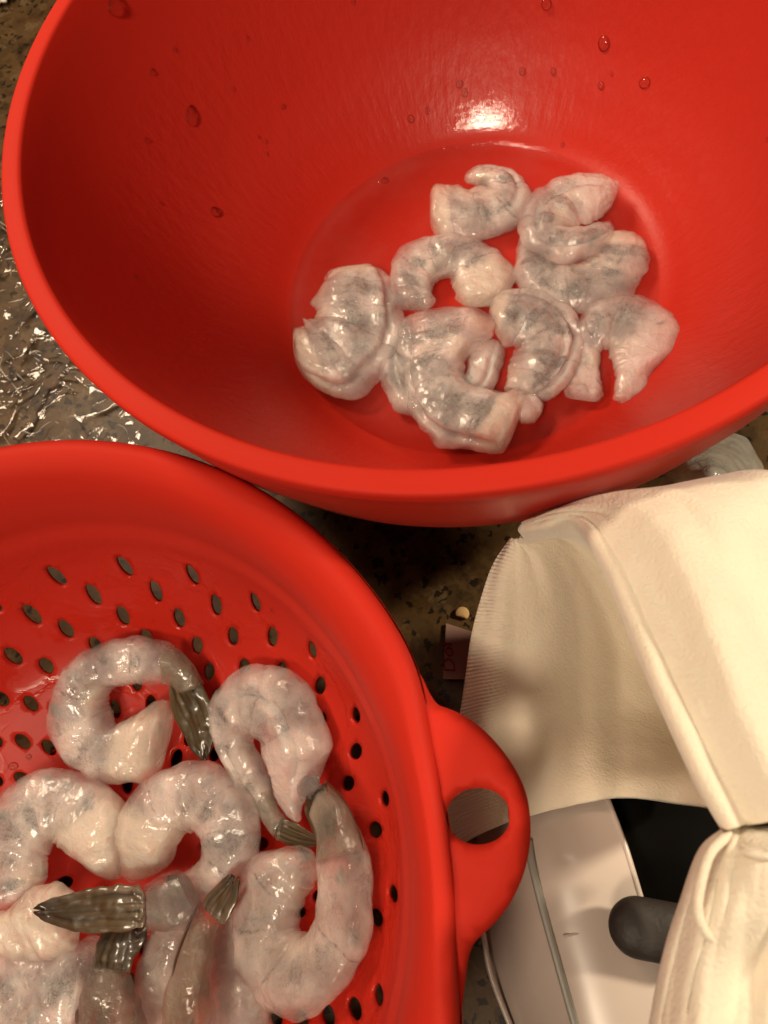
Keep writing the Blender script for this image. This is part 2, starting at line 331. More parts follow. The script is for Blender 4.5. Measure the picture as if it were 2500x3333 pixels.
# ------------------------------------------------------------------ colander
HANG = math.radians(5.5)
def squeeze(r, a):
    d = (a - HANG + math.pi) % (2 * math.pi) - math.pi
    f = math.exp(-(d / math.radians(17)) ** 4)
    return r - f * .0052 * max(0, min(1, (r - .124) / .012))
cprof = [tuple(p) for p in PC] + [(.1305, .1142), (.1335, .1160), (.1360, .1164), (.1382, .1154), (.1396, .1136), (.1400, .1112), (.1396, .1085)]
cp = catmull(cprof, 400); L = np.r_[0, np.cumsum(np.linalg.norm(np.diff(cp, axis=0), axis=1))]
def pat(s): return np.interp(s, L, cp[:, 0]), np.interp(s, L, cp[:, 1])
def s_of_r(r): return np.interp(r, cp[:300, 0], L[:300])
rings = [.1105, .1036, .0955, .0873, .0790, .0705, .0615, .0520, .0420, .0310, .0180]
pts2, edges, nloop, holes2 = [], [], [], []
for k, r in enumerate(rings):
    cnt = 24 if r > .05 else (16 if r > .035 else (12 if r > .02 else 6))
    s = s_of_r(r); sr = .0056 if k == 1 else (.0048 if k == 2 else .0040); st = .0027 if k < 4 else .0025
    if k == 0: sr = .0062
    for q in range(cnt):
        a = math.radians(88 - 4.9 * k + q * 360 / cnt) + (random.random() - .5) * .004
        er, et = np.array([math.cos(a), math.sin(a)]), np.array([-math.sin(a), math.cos(a)])
        ctr = s * er; kk = s / r      # the flat disc is wider than the cup: keep the true width of the slot
        holes2.append((ctr, er, et, sr, st * kk))
NH = 20
for ctr, er, et, sr, st in holes2:
    b0 = len(pts2)
    for j in range(NH):
        t = 2 * math.pi * j / NH; pts2.append(Vector(ctr + er * sr * math.cos(t) + et * st * math.sin(t)))
        edges.append((b0 + j, b0 + (j + 1) % NH))
nh_pts = len(pts2)
HC = np.array([h[0] for h in holes2]); smax = L[-1]
NR = 240
svals = np.r_[np.arange(.003, s_of_r(.116), .0022), np.linspace(s_of_r(.116) + .0018, smax, 34)]
for s in svals:
    cnt = NR if s > .06 else (120 if s > .02 else 40)
    for q in range(cnt):
        a = 2 * math.pi * (q + .5 * (cnt != NR)) / cnt; p = np.array([s * math.cos(a), s * math.sin(a)])
        ok = True
        if s < s_of_r(.118):
            d = p - HC; dist = (d ** 2).sum(1); near = np.where(dist < .010 ** 2)[0]
            for i in near:
                h = holes2[i]; x = (d[i] @ h[1]) / (h[3] + .0007); y = (d[i] @ h[2]) / (h[4] + .0007)
                if x * x + y * y < 1: ok = False; break
        if ok: pts2.append(Vector(p))
res = geometry.delaunay_2d_cdt(pts2, edges, [], 0, 1e-7)
rv, rf = res[0], res[2]
P2 = np.array([tuple(p) for p in rv]); F = []
for f in rf:
    c = P2[list(f)].mean(0)
    d = c - HC; near = np.where((d ** 2).sum(1) < .009 ** 2)[0]; ins = False
    for i in near:
        h = holes2[i]; x = (d[i] @ h[1]) / h[3]; y = (d[i] @ h[2]) / h[4]
        if x * x + y * y < .97: ins = True; break
    if not ins: F.append(tuple(f))
V = []
for p in P2:
    s = math.hypot(*p); a = math.atan2(p[1], p[0]); r, z = pat(s); r = squeeze(r, a)
    V.append((CC[0] + r * math.cos(a), CC[1] + r * math.sin(a), z))
colr = empty('colander'); tag(colr, 'red plastic colander with rows of slots and a round-holed handle, holding tail-on shrimp', 'colander')
shell = mesh_obj('strainer_body', V, F, MCOL, colr)
n0 = sum((p.normal.z > 0) for p in shell.data.polygons)
if n0 < len(shell.data.polygons) / 2: shell.data.flip_normals()
md = shell.modifiers.new('wall', 'SOLIDIFY'); md.thickness = .0018; md.offset = -1
# rolled edge that hides the cut of the wall, and the foot ring
rp = [( .1396, .1085), (.1402, .1090), (.1405, .1110), (.1403, .1075), (.1385, .1062), (.1370, .1080)]
nr = 240; V = []
for r, z in rp:
    for k in range(nr):
        a = 2 * math.pi * k / nr; q = squeeze(r, a); V.append((CC[0] + q * math.cos(a), CC[1] + q * math.sin(a), z))
mesh_obj('rim_edge', V, grid_faces(len(rp), nr, True), MCOL, colr)
V, F = lathe([(.052, .0140), (.0535, .004), (.054, .0), (.0575, .0), (.058, .004), (.0605, .0158)], 128, CC)
mesh_obj('foot_ring', V, F, MCOL, colr)
# handle tab with a round hole
HZ = .1118
hout = [(1345, 2160), (1372, 2203), (1397, 2255), (1423, 2290), (1458, 2304), (1495, 2320), (1556, 2359), (1618, 2420), (1674, 2497), (1710, 2574), (1726, 2661), (1725, 2753),
        (1705, 2846), (1664, 2938), (1618, 2999), (1577, 3040), (1545, 3072), (1527, 3112), (1515, 3180), (1505, 3270), (1490, 3360)]
hout = [plane(x, y, HZ)[:2] for x, y in hout]
hout = catmull(hout, 90)
def pol(p): v = p - CC; return np.hypot(*v), math.atan2(v[1], v[0])
a1, a0 = pol(hout[0])[1], pol(hout[-1])[1]
arc = [CC + (squeeze(.1368, a) - .004) * np.array([math.cos(a), math.sin(a)]) for a in np.linspace(a0, a1, 40)]
loop = [Vector(p) for p in hout] + [Vector(p) for p in arc[1:-1]]
hc = plane(1556, 2656, HZ)[:2]; hx = plane(1658, 2656, HZ)[:2] - hc; hy = plane(1556, 2741, HZ)[:2] - hc
hole = [Vector(hc + hx * 1.03 * math.cos(t) + hy * 1.1 * math.sin(t)) for t in np.linspace(0, 2 * math.pi, 48, endpoint=False)]
def inside(p, poly):
    c = False; n = len(poly)
    for i in range(n):
        a, b = poly[i], poly[i - 1]
        if (a.y > p.y) != (b.y > p.y) and p.x < (b.x - a.x) * (p.y - a.y) / (b.y - a.y) + a.x: c = not c
    return c
pts = loop + hole; nl = len(loop); ed = [(i, (i + 1) % nl) for i in range(nl)] + [(nl + i, nl + (i + 1) % 48) for i in range(48)]
for x in np.arange(hc[0] - .06, hc[0] + .06, .003):
    for y in np.arange(hc[1] - .07, hc[1] + .07, .003):
        p = Vector((x, y))
        if inside(p, loop) and not inside(p, hole) and min((p - q).length for q in pts[:nl + 48]) > .0016: pts.append(p)
res = geometry.delaunay_2d_cdt(pts, ed, [], 0, 1e-7); rv, rf = res[0], res[2]
F = [tuple(f) for f in rf if inside(sum((rv[i] for i in f), Vector((0, 0))) / 3, loop) and not inside(sum((rv[i] for i in f), Vector((0, 0))) / 3, hole)]
V = []
for p in rv:
    dl = min((p - q).length for q in loop[:90]); dh = min((p - q).length for q in hole)
    z = HZ - .0022 * math.exp(-(dl / .0022) ** 2) + .0004 * math.exp(-((dh - .0025) / .0018) ** 2) - .0007 * math.exp(-(dh / .001) ** 2)
    V.append((p.x, p.y, z))
hd = mesh_obj('handle', V, F, MCOL, colr)
if sum(p.normal.z > 0 for p in hd.data.polygons) < len(hd.data.polygons) / 2: hd.data.flip_normals()
md = hd.modifiers.new('wall', 'SOLIDIFY'); md.thickness = .0020; md.offset = -1
settle(colr); settle(bowl)

# ------------------------------------------------------------------ shrimp
Z1 = (900, 500, 1400 / 1659); Z2 = (0, 2000, 1300 / 1659)
PINK = np.array([.82, .72, .68]); GREY = np.array([.44, .45, .43]); CREAM = np.array([.86, .77, .66]); YEL = np.array([.56, .53, .36])
def body(name, st, Z, kind, lift, parent, seed=0, thick=.42, hmax=.0085, groove=None, pale=(0, 0), segs=6, mott=1., tint=None, matl=None, ends=(.05, .05),
         lump=.07, nu=120, nv=48, dmask=(-.75, .9), ragged=0., u0=0., u1=1., vein=0., tipdark=0., ribs=0., skirt=.07, spot=None, lobes=0.):
    sp_ = onto(Z[0] + spot[0] * Z[2], Z[1] + spot[1] * Z[2], kind, lift + .006) if spot else None
    P = []
    for q in st:
        a = onto(Z[0] + q[0] * Z[2], Z[1] + q[1] * Z[2], kind, lift); b = onto(Z[0] + q[2] * Z[2], Z[1] + q[3] * Z[2], kind, lift); P.append(np.r_[a, b])
    P = catmull(P, 240); mid = (P[:, :3] + P[:, 3:]) / 2
    L = np.r_[0, np.cumsum(np.linalg.norm(np.diff(mid, axis=0), axis=1) + .25 * np.linalg.norm(np.diff(P[:, :3], axis=0), axis=1))]; uu = np.linspace(0, L[-1], nu)
    P = np.stack([np.interp(uu, L, P[:, k]) for k in range(6)], 1)
    V, Cc, UV = [], [], []; Ls = float(L[-1]) / 1.25
    for i in range(nu):
        u = i / (nu - 1); O, I = P[i, :3], P[i, 3:]; mid = (O + I) / 2; h = (O - I) / 2; wdt = np.linalg.norm(h) * 2
        up = snormal(mid, kind); up = up - h * (up @ h) / (h @ h + 1e-12); up /= np.linalg.norm(up)
        hh = min(thick * wdt * .88, hmax * .82)
        e = 1.
        if u < ends[0]: t = 1 - u / ends[0]; e = math.sqrt(max(0, 1 - t * t)) * .96 + .04
        if u > 1 - ends[1]: t = 1 - (1 - u) / ends[1]; e = min(e, math.sqrt(max(0, 1 - t * t)) * .96 + .04)
        ew = .5 + .5 * e; a_ = P[min(i + 1, nu - 1)] - P[max(i - 1, 0)]; Tn = a_[:3] + a_[3:]; Tn = Tn / (np.linalg.norm(Tn) + 1e-9)
        s = (u - u0) / (u1 - u0) * segs; 
        for j in range(nv):
            ph = 2 * math.pi * j / nv; c, sn = math.cos(ph), math.sin(ph)
            x = math.copysign(abs(c) ** .85, c); y = math.copysign(abs(sn) ** .85, sn)
            if y < 0: y *= .75
            wob = s + .22 * (1 - x) - .15 * N3((u * 3, x, seed), 1.5)
            fr = wob - math.floor(wob); cd = min(fr, 1 - fr)
            cr = math.exp(-(cd / .055) ** 2) * (segs > 0); bulge = math.sin(math.pi * fr) if segs > 0 else 0
            gz = 0
            if groove and y > 0:
                for gx, gd, gw in groove: 
                    env = min(1, 6 * u, 6 * (1 - u)); gz += gd * env * math.exp(-((x - gx - .05 * math.sin(u * 9 + seed)) / gw) ** 2)
            wv = 1 + .07 * N3((u * Ls * 85, x * .8, seed), 1.) + .05 * N3((u * Ls * 260, x * 1.5, seed), 1.); sk = 1 + skirt * max(0, 1 - abs(sn)) ** 2 * max(0, .5 + 1.3 * N3((u * Ls * 90, c * .7, seed + 31), 1.) + .35 * N3((u * Ls * 240, c * .7, seed + 33), 1.)); base = mid + h * x * ew * wv * sk + up * hh * y * e * (1 + .18 * N3((u * Ls * 100, seed, x), 1.))
            nr_ = (h / (wdt / 2 + 1e-9)) * x + up * y; nr_ /= np.linalg.norm(nr_) + 1e-9
            d = lump * min(wdt, .02) * .6 * (N3(base, 130, seed) + .55 * N3(base, 300, seed + 3)) + .004 * min(wdt, .02) * bulge - .016 * min(wdt, .02) * cr * (y > -.2) * max(0, .5 + 1.5 * N3(base, 120, seed + 4)) - gz * hh * 1.3 * max(y, 0)
            if ribs:
                xw = x + .05 * math.sin(u * 5 + seed) + .04 * N3((u * 4, seed, 1), 1.)
                rb_ = sum(math.exp(-((xw - q_ * (1 - .3 * u)) / .055) ** 2) for q_ in (-.62, -.25, .12, .55)); d -= ribs * 1.3 * rb_ * (y > .05) * min(1, 6 * u) - ribs * .4 * N3((x * 9, u * 1.5, seed), 1.)
            if ragged and (u < .10 or u > .95): d += ragged * .012 * N3(base, 420, seed + 9)
            if lobes and u > .6: base = base + Tn * lobes * (u - .6) / .4 * (math.cos(x * 7.5 + seed) - .2)
            V.append(base + nr_ * d * min(1, e + .2))
            # colour: grey mottling in the mid body, pale edges, pale head, yellow-green by the inner curve
            f = 0. if not (dmask[0] < x < dmask[1]) else math.sin(math.pi * (x - dmask[0]) / (dmask[1] - dmask[0])) ** .7
            nz = .52 + .8 * N3(base, 95, seed + 5) + .45 * N3(base, 300, seed + 6)
            band = max(0, math.exp(-((fr - .28) / .22) ** 2)) if segs > 0 else .5
            dk = min(1.2, f * max(0, min(1, (nz - .12) * 1.35 * (.45 + .8 * band))) * mott)
            col = PINK * (1 - .75 * dk) + GREY * (.75 * dk)
            vn = vein * math.exp(-((x + .05 - .25 * math.sin(u * 7 + seed) - .2 * N3(base, 150, seed + 7)) / .07) ** 2) * max(0, min(1, .3 + 3 * N3(base, 140, seed + 11)))
            yl = max(0, .45 - .5 * (x + .55)) * max(0, N3(base, 110, seed + 8) + .35); yl = min(.6, yl); col = col * (1 - yl) + YEL * yl
            cz = max(0, min(1, .5 + 1.9 * N3(base, 75, seed + 21))); col = col * (1 - .55 * cz) + np.array([.43, .45, .45]) * .55 * cz; col = col * (1 + .22 * max(0, N3(base, 120, seed + 23)))
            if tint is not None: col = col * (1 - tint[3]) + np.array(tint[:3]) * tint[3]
            if tipdark: bl = max(0, 1 - u / .22) * .5; col = col * (1 - bl) + np.array([.26, .22, .17]) * bl; col = col * (1 - tipdark * u ** 2.5) * max(.15, 1 - .62 * min(1, rb_) * (y > 0) + .55 * N3((x * 4, u * 2, seed), 1.) + .45 * N3((x * 13, u * 2.2, seed + 4), 1.))
            if spot: col = col * (1 - .85 * math.exp(-(float(np.linalg.norm(base[:2] - sp_[:2])) / .0019) ** 2))
            pa = 0
            if pale[0] and u < pale[0] * (1 + .25 * N3(base, 200, seed)): pa = min(1, (pale[0] - u) / pale[0] * 4 + .2)
            if pale[1] and u > 1 - pale[1] * (1 + .25 * N3(base, 200, seed)): pa = min(1, (u - 1 + pale[1]) / pale[1] * 4 + .2)
            pa = max(0, min(1, pa)) * .85
            pc = CREAM if seed % 2 else np.array([.84, .72, .68]); col = col * (1 - pa) + pc * pa
            Cc.append((*col, max(0, min(1, (vn + dk * 1.1 + .12 * f + 1.1 * math.exp(-(cd / .026) ** 2) * (segs > 0) * max(0, min(1, .75 + 1.6 * N3(base, 90, seed))) * min(1, max(0, (x + .75) * 2))) * (1 - pa)))))
            thn = .55 * cz * (1 - pa) + max(0., min(1., (abs(x) - .55) / .4)) * .8 + .9 * max(0, 1 - 9 * min(u, 1 - u)) + .35 * max(0, N3(base, 90, seed + 12)); UV.append((max(0., min(1.3, thn)) if matl is None else .25, j / nv * 4, seed))
    F = [tuple(reversed(f)) for f in grid_faces(nu, nv, True)]; F.append(tuple(range(nv))); F.append(tuple((nu - 1) * nv + k for k in reversed(range(nv))))
    o = mesh_obj(name, V, F, matl or MFL, parent, cols=Cc, uvs=UV)
    bm = bmesh.new(); bm.from_mesh(o.data); bmesh.ops.recalc_face_normals(bm, faces=bm.faces); bm.to_mesh(o.data); bm.free()
    return o
def edge_line(pts, Z, kind, lift, parent, r=.00035, name='shell_edge', matl=None):
    P = [onto(Z[0] + x * Z[2], Z[1] + y * Z[2], kind, lift) for x, y in pts]; P = catmull(P, 40)
    rr = [r * min(1, 4 * i / 39 + .2, 4 * (39 - i) / 39 + .2) for i in range(40)]
    return tube(P, rr, matl or MEDGE, name, parent)
MEDGE = simple('shell_edge_brown', (.07, .025, .012), .4)
GB = 'peeled shrimp lying in the bowl'; GC = 'tail-on shrimp in the colander'

def bowl_shrimp(label, st, lift, seed, extra=None, **kw):
    r = empty('shrimp'); tag(r, label, 'shrimp', GB)
    kw['thick'] = kw.get('thick', .4) * .88; kw.setdefault('skirt', .16); kw.setdefault('lump', .07); kw.setdefault('vein', .7); kw.setdefault('hmax', .0078); kw['mott'] = kw.get('mott', 1.) * 1.25
    body('body', st, Z1, 'bowlfloor', lift, r, seed, **kw)
    for q in (extra or []): q(r)
    settle(r); return r
bowl_shrimp('curled shrimp with a cream cut end, topmost in the bowl, half under water',
    [(592, 296, 590, 128), (660, 316, 665, 130), (740, 326, 735, 140), (830, 318, 790, 140), (920, 285, 815, 138), (975, 205, 815, 128), (965, 120, 800, 120), (890, 66, 775, 118), (800, 48, 748, 112), (728, 70, 722, 108)],
    .0075, 1, pale=(.14, 0), groove=[(.45, .25, .12)], thick=.40)
bowl_shrimp('split shrimp with a ragged pink end, lying across another at the upper right',
    [(1332, 100, 1292, 215), (1270, 92, 1250, 245), (1190, 88, 1215, 258), (1110, 95, 1180, 262), (1030, 135, 1160, 268), (960, 190, 1140, 276), (940, 262, 1120, 284), (965, 345, 1110, 290), (1035, 398, 1140, 292), (1130, 412, 1185, 290), (1235, 378, 1245, 272), (1308, 300, 1292, 262)],
    .0140, 2, pale=(.24, 0), groove=[(.35, .5, .10)], thick=.34, ragged=.12, ends=(.10, .05))
bowl_shrimp('thick grey-mottled shrimp underneath the split shrimp at the upper right of the bowl',
    [(940, 310, 1010, 305), (922, 400, 1050, 385), (925, 480, 1085, 412), (985, 560, 1105, 425), (1110, 612, 1130, 430), (1250, 598, 1160, 428), (1355, 545, 1185, 415), (1425, 440, 1200, 390), (1418, 355, 1210, 360), (1350, 292, 1230, 330)],
    .0070, 3, pale=(0, .14), thick=.38, mott=1.2)
bowl_shrimp('arch-curled shrimp with a fat cream end, just above the big front shrimp',
    [(470, 605, 600, 598), (438, 520, 603, 545), (452, 425, 608, 505), (535, 350, 625, 484), (650, 318, 648, 478), (770, 334, 668, 482), (858, 398, 680, 500), (905, 480, 688, 528), (885, 548, 698, 556), (790, 592, 720, 588)],
    .0080, 5, pale=(0, .30), thick=.46, segs=7)
bowl_shrimp('leftmost shrimp in the bowl, folded like a fan with a pink lower end',
    [(395, 440, 200, 448), (450, 500, 168, 540), (478, 590, 158, 610), (492, 680, 152, 640), (465, 780, 146, 650), (385, 868, 132, 656), (285, 935, 112, 668), (150, 895, 80, 680), (72, 820, 60, 706)],
    .0085, 7, pale=(.10, .22), groove=[(.80, .6, .07), (.35, .2, .12)], thick=.30, ragged=.08, ends=(.05, .08), hmax=.0095)
bowl_shrimp('shrimp mostly hidden under the big front shrimp, its left side and pink end showing',
    [(470, 640, 560, 700), (412, 780, 560, 790), (412, 880, 600, 850), (450, 968, 640, 880), (540, 1010, 700, 880), (700, 990, 730, 850), (820, 930, 740, 800), (862, 830, 740, 750), (890, 735, 760, 700)],
    .0058, 8, pale=(0, .3), thick=.40, groove=[(.5, .4, .1)])
bowl_shrimp('split shrimp right of the big front shrimp, bent open with a dark spot',
    [(835, 552, 812, 628), (905, 528, 858, 700), (985, 528, 900, 730), (1075, 558, 925, 745), (1145, 620, 935, 755), (1178, 715, 930, 770), (1172, 805, 918, 800), (1125, 885, 900, 850), (1040, 950, 880, 895), (965, 935, 868, 915)],
    .0095, 9, pale=(.12, .0), groove=[(.72, .65, .07), (.42, .3, .08)], thick=.36, mott=1.3, spot=(950, 724))
bowl_shrimp('rightmost shrimp in the bowl, arched with a broad pink end and two hanging legs',
    [(1095, 940, 1262, 962), (1145, 850, 1250, 870), (1160, 760, 1248, 790), (1160, 665, 1252, 765), (1220, 580, 1268, 756), (1330, 548, 1283, 756), (1440, 578, 1292, 765), (1550, 665, 1298, 785), (1535, 770, 1304, 825), (1440, 850, 1306, 875), (1428, 915, 1300, 930), (1360, 970, 1315, 962)],
    .0075, 10, pale=(.16, .42), thick=.36, ragged=.1)
def stub(r):
    body('tail_stub', [(930, 925, 935, 1040), (985, 928, 985, 1036), (1035, 955, 1022, 1015)], Z1, 'bowlfloor', .0085, r, 6, segs=0, nu=40, nv=30, mott=.3, ends=(.1, .35), ragged=.1, lump=.2)
bowl_shrimp('biggest shrimp of the bowl, lying in front with a squared-off lower end',
    [(500, 620, 800, 592), (490, 700, 828, 660), (498, 780, 790, 735), (502, 860, 716, 800), (512, 960, 716, 868), (560, 1060, 760, 905), (660, 1118, 830, 918), (780, 1146, 915, 925), (888, 1150, 972, 925)],
    .0135, 11, pale=(0, .16), groove=[(.86, .6, .06)], thick=.36, mott=1.15, ragged=.08, ends=(.07, .02), segs=6, extra=[stub], hmax=.0095)

def tailfan(r, st, Z, lift, seed, col, tipdark=.55, ends=(.12, .07), **kw):
    return body('tail_fan', st, Z, 'col', lift, r, seed, thick=kw.get('thick', .085), hmax=.0022, matl=MSH, tint=(*col, 1.), segs=0, lump=.12, ends=ends, ragged=.12, nu=70, nv=90, tipdark=tipdark, lobes=kw.get('lobes', .0016), ribs=kw.get('ribs', .00006))
def col_shrimp(label, st, lift, seed, parts=None, Z=Z2, **kw):
    r = empty('shrimp'); tag(r, label, 'shrimp', GC)
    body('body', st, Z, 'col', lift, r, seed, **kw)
    if parts: parts(r)
    settle(r); return r
SHC = (.20, .165, .11, .75)
def pj(r):
    blade  # grey plate of flesh
col_shrimp('flat grey-brown shrimp piece between the two upright tails at the colander bottom',
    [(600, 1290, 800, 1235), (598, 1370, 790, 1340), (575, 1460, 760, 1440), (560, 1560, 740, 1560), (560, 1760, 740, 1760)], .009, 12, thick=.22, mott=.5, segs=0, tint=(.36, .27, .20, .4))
col_shrimp('shaded pinkish shrimp between the tan-shelled tail and the large ring-shaped shrimp',
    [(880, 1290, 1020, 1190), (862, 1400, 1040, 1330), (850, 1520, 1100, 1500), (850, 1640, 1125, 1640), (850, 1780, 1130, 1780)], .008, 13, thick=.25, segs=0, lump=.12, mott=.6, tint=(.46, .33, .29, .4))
col_shrimp('glistening grey shrimp filling the bottom left corner of the colander',
    [(440, 1340, 330, 1760), (300, 1365, 250, 1790), (150, 1395, 120, 1800), (0, 1370, -10, 1800), (-130, 1380, -130, 1800)], .016, 14, thick=.34, mott=1.2, hmax=.011, lump=.16, segs=0)
col_shrimp('cream-white shrimp piece at the left edge, under the tip of the dark fanned tail',
    [(318, 1150, 330, 1300), (240, 1108, 300, 1390), (150, 1140, 215, 1440), (60, 1215, 110, 1435), (-40, 1235, 0, 1425), (-120, 1240, -120, 1420)], .021, 15, thick=.32, mott=.25, pale=(.99, 0), segs=0, lump=.12)
col_shrimp('leftmost curled shrimp of the colander with a smooth rounded pale head end',
    [(522, 1090, 440, 1112), (522, 960, 345, 1040), (535, 835, 275, 975), (490, 745, 245, 952), (400, 682, 228, 945), (300, 655, 215, 950), (190, 650, 205, 965), (80, 690, 198, 985), (-10, 780, 192, 1005), (-60, 920, 190, 1040), (-65, 1080, 190, 1090), (-40, 1200, 140, 1160), (-20, 1290, 60, 1230)],
    .013, 17, pale=(.32, 0), thick=.40, segs=6, u0=.3, hmax=.0105)
# A
def pa_(r):
    body('shell_segment', [(690, 118, 690, 292), (745, 150, 705, 290), (795, 205, 720, 300), (850, 300, 745, 330)], Z2, 'col', .0125, r, 21, tint=(.19, .155, .09, .88), segs=0, nu=30, nv=30, lump=.03, thick=.4, mott=.3)
    tailfan(r, [(775, 205, 705, 280), (822, 275, 708, 335), (862, 345, 722, 400), (893, 425, 745, 470), (902, 505, 790, 550), (868, 590, 838, 602)], Z2, .0125, 71, (.11, .078, .030))
col_shrimp('topmost shrimp in the colander, a wide C with a brown tail folded down',
    [(662, 682, 728, 356), (570, 700, 620, 385), (450, 702, 510, 448), (330, 652, 468, 440), (238, 560, 448, 402), (208, 420, 442, 365), (236, 280, 455, 320), (322, 170, 492, 292), (440, 115, 560, 286), (580, 98, 640, 288), (680, 112, 692, 288), (750, 155, 715, 290)],
    .0105, 19, parts=pa_, pale=(.22, 0), thick=.40, segs=6, u0=.15, ends=(.03, .03), hmax=.010)
# B
def pb_(r):
    body('shell_segment', [(1030, 740, 1130, 722), (1085, 850, 1155, 800), (1150, 935, 1190, 850)], Z2, 'col', .0105, r, 22, tint=(.24, .21, .14, .75), segs=0, nu=24, nv=24, lump=.03)
    tailfan(r, [(1140, 930, 1165, 845), (1200, 958, 1225, 868), (1265, 972, 1280, 898), (1325, 965, 1328, 935)], Z2, .0105, 72, (.10, .072, .032))
col_shrimp('hairpin-shaped shrimp in the colander with a thin dark tail pointing lower right',
    [(1250, 872, 1195, 850), (1262, 790, 1155, 760), (1325, 660, 1142, 670), (1372, 545, 1112, 575), (1335, 440, 1092, 520), (1285, 320, 1075, 500), (1200, 238, 1060, 492), (1080, 212, 1050, 494), (960, 252, 1044, 508), (892, 350, 1044, 530), (888, 470, 1056, 565), (920, 580, 1085, 615), (975, 690, 1118, 690), (1040, 790, 1140, 770), (1100, 870, 1165, 840)],
    .0100, 24, parts=pb_, pale=(.30, 0), groove=[(.30, .35, .07)], thick=.38, u0=.2, hmax=.010, ragged=.06)
# E
def pe_(r):
    body('shell_segment', [(1512, 990, 1335, 1040), (1480, 890, 1335, 960), (1425, 775, 1330, 900), (1350, 685, 1300, 850)], Z2, 'col', .0165, r, 23, tint=(.23, .19, .12, .8), segs=0, nu=30, nv=30, lump=.03, thick=.3)
    tailfan(r, [(1405, 925, 1325, 945), (1392, 850, 1290, 880), (1370, 780, 1268, 815), (1345, 700, 1268, 768)], Z2, .0190, 73, (.09, .062, .028))
    body('membrane', [(1232, 712, 1250, 775), (1270, 668, 1292, 752), (1325, 668, 1332, 715)], Z2, 'col', .0225, r, 25, tint=(.10, .10, .11, .9), segs=0, nu=24, nv=24, thick=.2)
    edge_line([(1345, 684), (1425, 772), (1482, 885), (1512, 985)], Z2, 'col', .0180, r, .0004)
col_shrimp('large ring-shaped shrimp at the lower right, tail folded up against the hairpin-shaped one',
    [(1468, 880, 1345, 955), (1512, 990, 1352, 1110), (1526, 1150, 1354, 1160), (1524, 1290, 1350, 1230), (1488, 1430, 1325, 1290), (1390, 1580, 1300, 1325), (1225, 1692, 1272, 1335), (1090, 1600, 1248, 1325), (992, 1450, 1238, 1300), (980, 1300, 1240, 1265), (1000, 1130, 1258, 1212), (1060, 1005, 1285, 1150), (1180, 965, 1308, 1115), (1300, 958, 1325, 1092)],
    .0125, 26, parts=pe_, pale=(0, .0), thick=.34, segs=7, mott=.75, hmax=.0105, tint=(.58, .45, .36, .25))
# F
def pf_(r):
    tailfan(r, [(540, 1490, 380, 1490), (565, 1420, 385, 1430), (600, 1360, 410, 1370), (625, 1290, 440, 1290)], Z2, .0185, 74, (.10, .070, .034), ends=(.03, .05))
    edge_line([(333, 1470), (322, 1560), (318, 1640), (322, 1760)], Z2, 'col', .0225, r, .0005)
col_shrimp('brown-shelled shrimp tail pointing up at the bottom edge, below the dark fanned tail',
    [(345, 1452, 520, 1462), (330, 1500, 540, 1500), (322, 1580, 570, 1580), (320, 1680, 600, 1680), (320, 1800, 620, 1800)], .0195, 27, parts=pf_, mott=.4, tint=(.12, .085, .052, .95), segs=0, thick=.25, lump=.03, ends=(.03, .02))
# D
def pd_(r):
    body('shell_segment', [(860, 1235, 760, 1062), (800, 1300, 690, 1085), (700, 1318, 640, 1105), (610, 1318, 598, 1120)], Z2, 'col', .0285, r, 28, tint=(.17, .16, .14, .93), segs=0, nu=30, nv=30, lump=.03, thick=.3)
    tailfan(r, [(605, 1308, 600, 1128), (500, 1318, 490, 1130), (380, 1322, 370, 1138), (275, 1305, 262, 1165), (200, 1282, 190, 1192), (158, 1252, 155, 1215)], Z2, .0330, 75, (.105, .068, .028), tipdark=.8, ends=(.10, .06), lobes=.0022)
col_shrimp('central colander shrimp curling round to a broad dark tail fan that points left',
    [(530, 1130, 690, 1062), (502, 1010, 718, 995), (495, 885, 745, 930), (530, 782, 762, 902), (612, 690, 776, 896), (730, 628, 790, 892), (850, 612, 806, 895), (960, 660, 826, 905), (1040, 750, 840, 925), (1075, 870, 846, 960), (1065, 985, 838, 1008), (1000, 1085, 812, 1042), (920, 1180, 770, 1062), (850, 1250, 740, 1075)],
    .0150, 31, parts=pd_, pale=(.26, 0), thick=.40, segs=6, u0=.18, hmax=.0105, mott=1.1)
# G
def pg_(r):
    tailfan(r, [(930, 1300, 835, 1210), (965, 1230, 865, 1160), (990, 1165, 905, 1120), (992, 1110, 950, 1088)], Z2, .0275, 76, (.12, .078, .038))
    edge_line([(825, 1195), (775, 1310), (735, 1420), (715, 1500)], Z2, 'col', .0300, r, .0005)
col_shrimp('tan-shelled shrimp at the bottom with a pale knob and tail pointing upper right',
    [(815, 1205, 915, 1245), (785, 1290, 900, 1310), (745, 1400, 880, 1410), (715, 1500, 862, 1500), (685, 1590, 872, 1575), (680, 1680, 888, 1650), (690, 1800, 880, 1800)], .0265, 33, parts=pg_, mott=.3, tint=(.21, .14, .085, .93), segs=0, thick=.34, lump=.05, ends=(.04, .02))

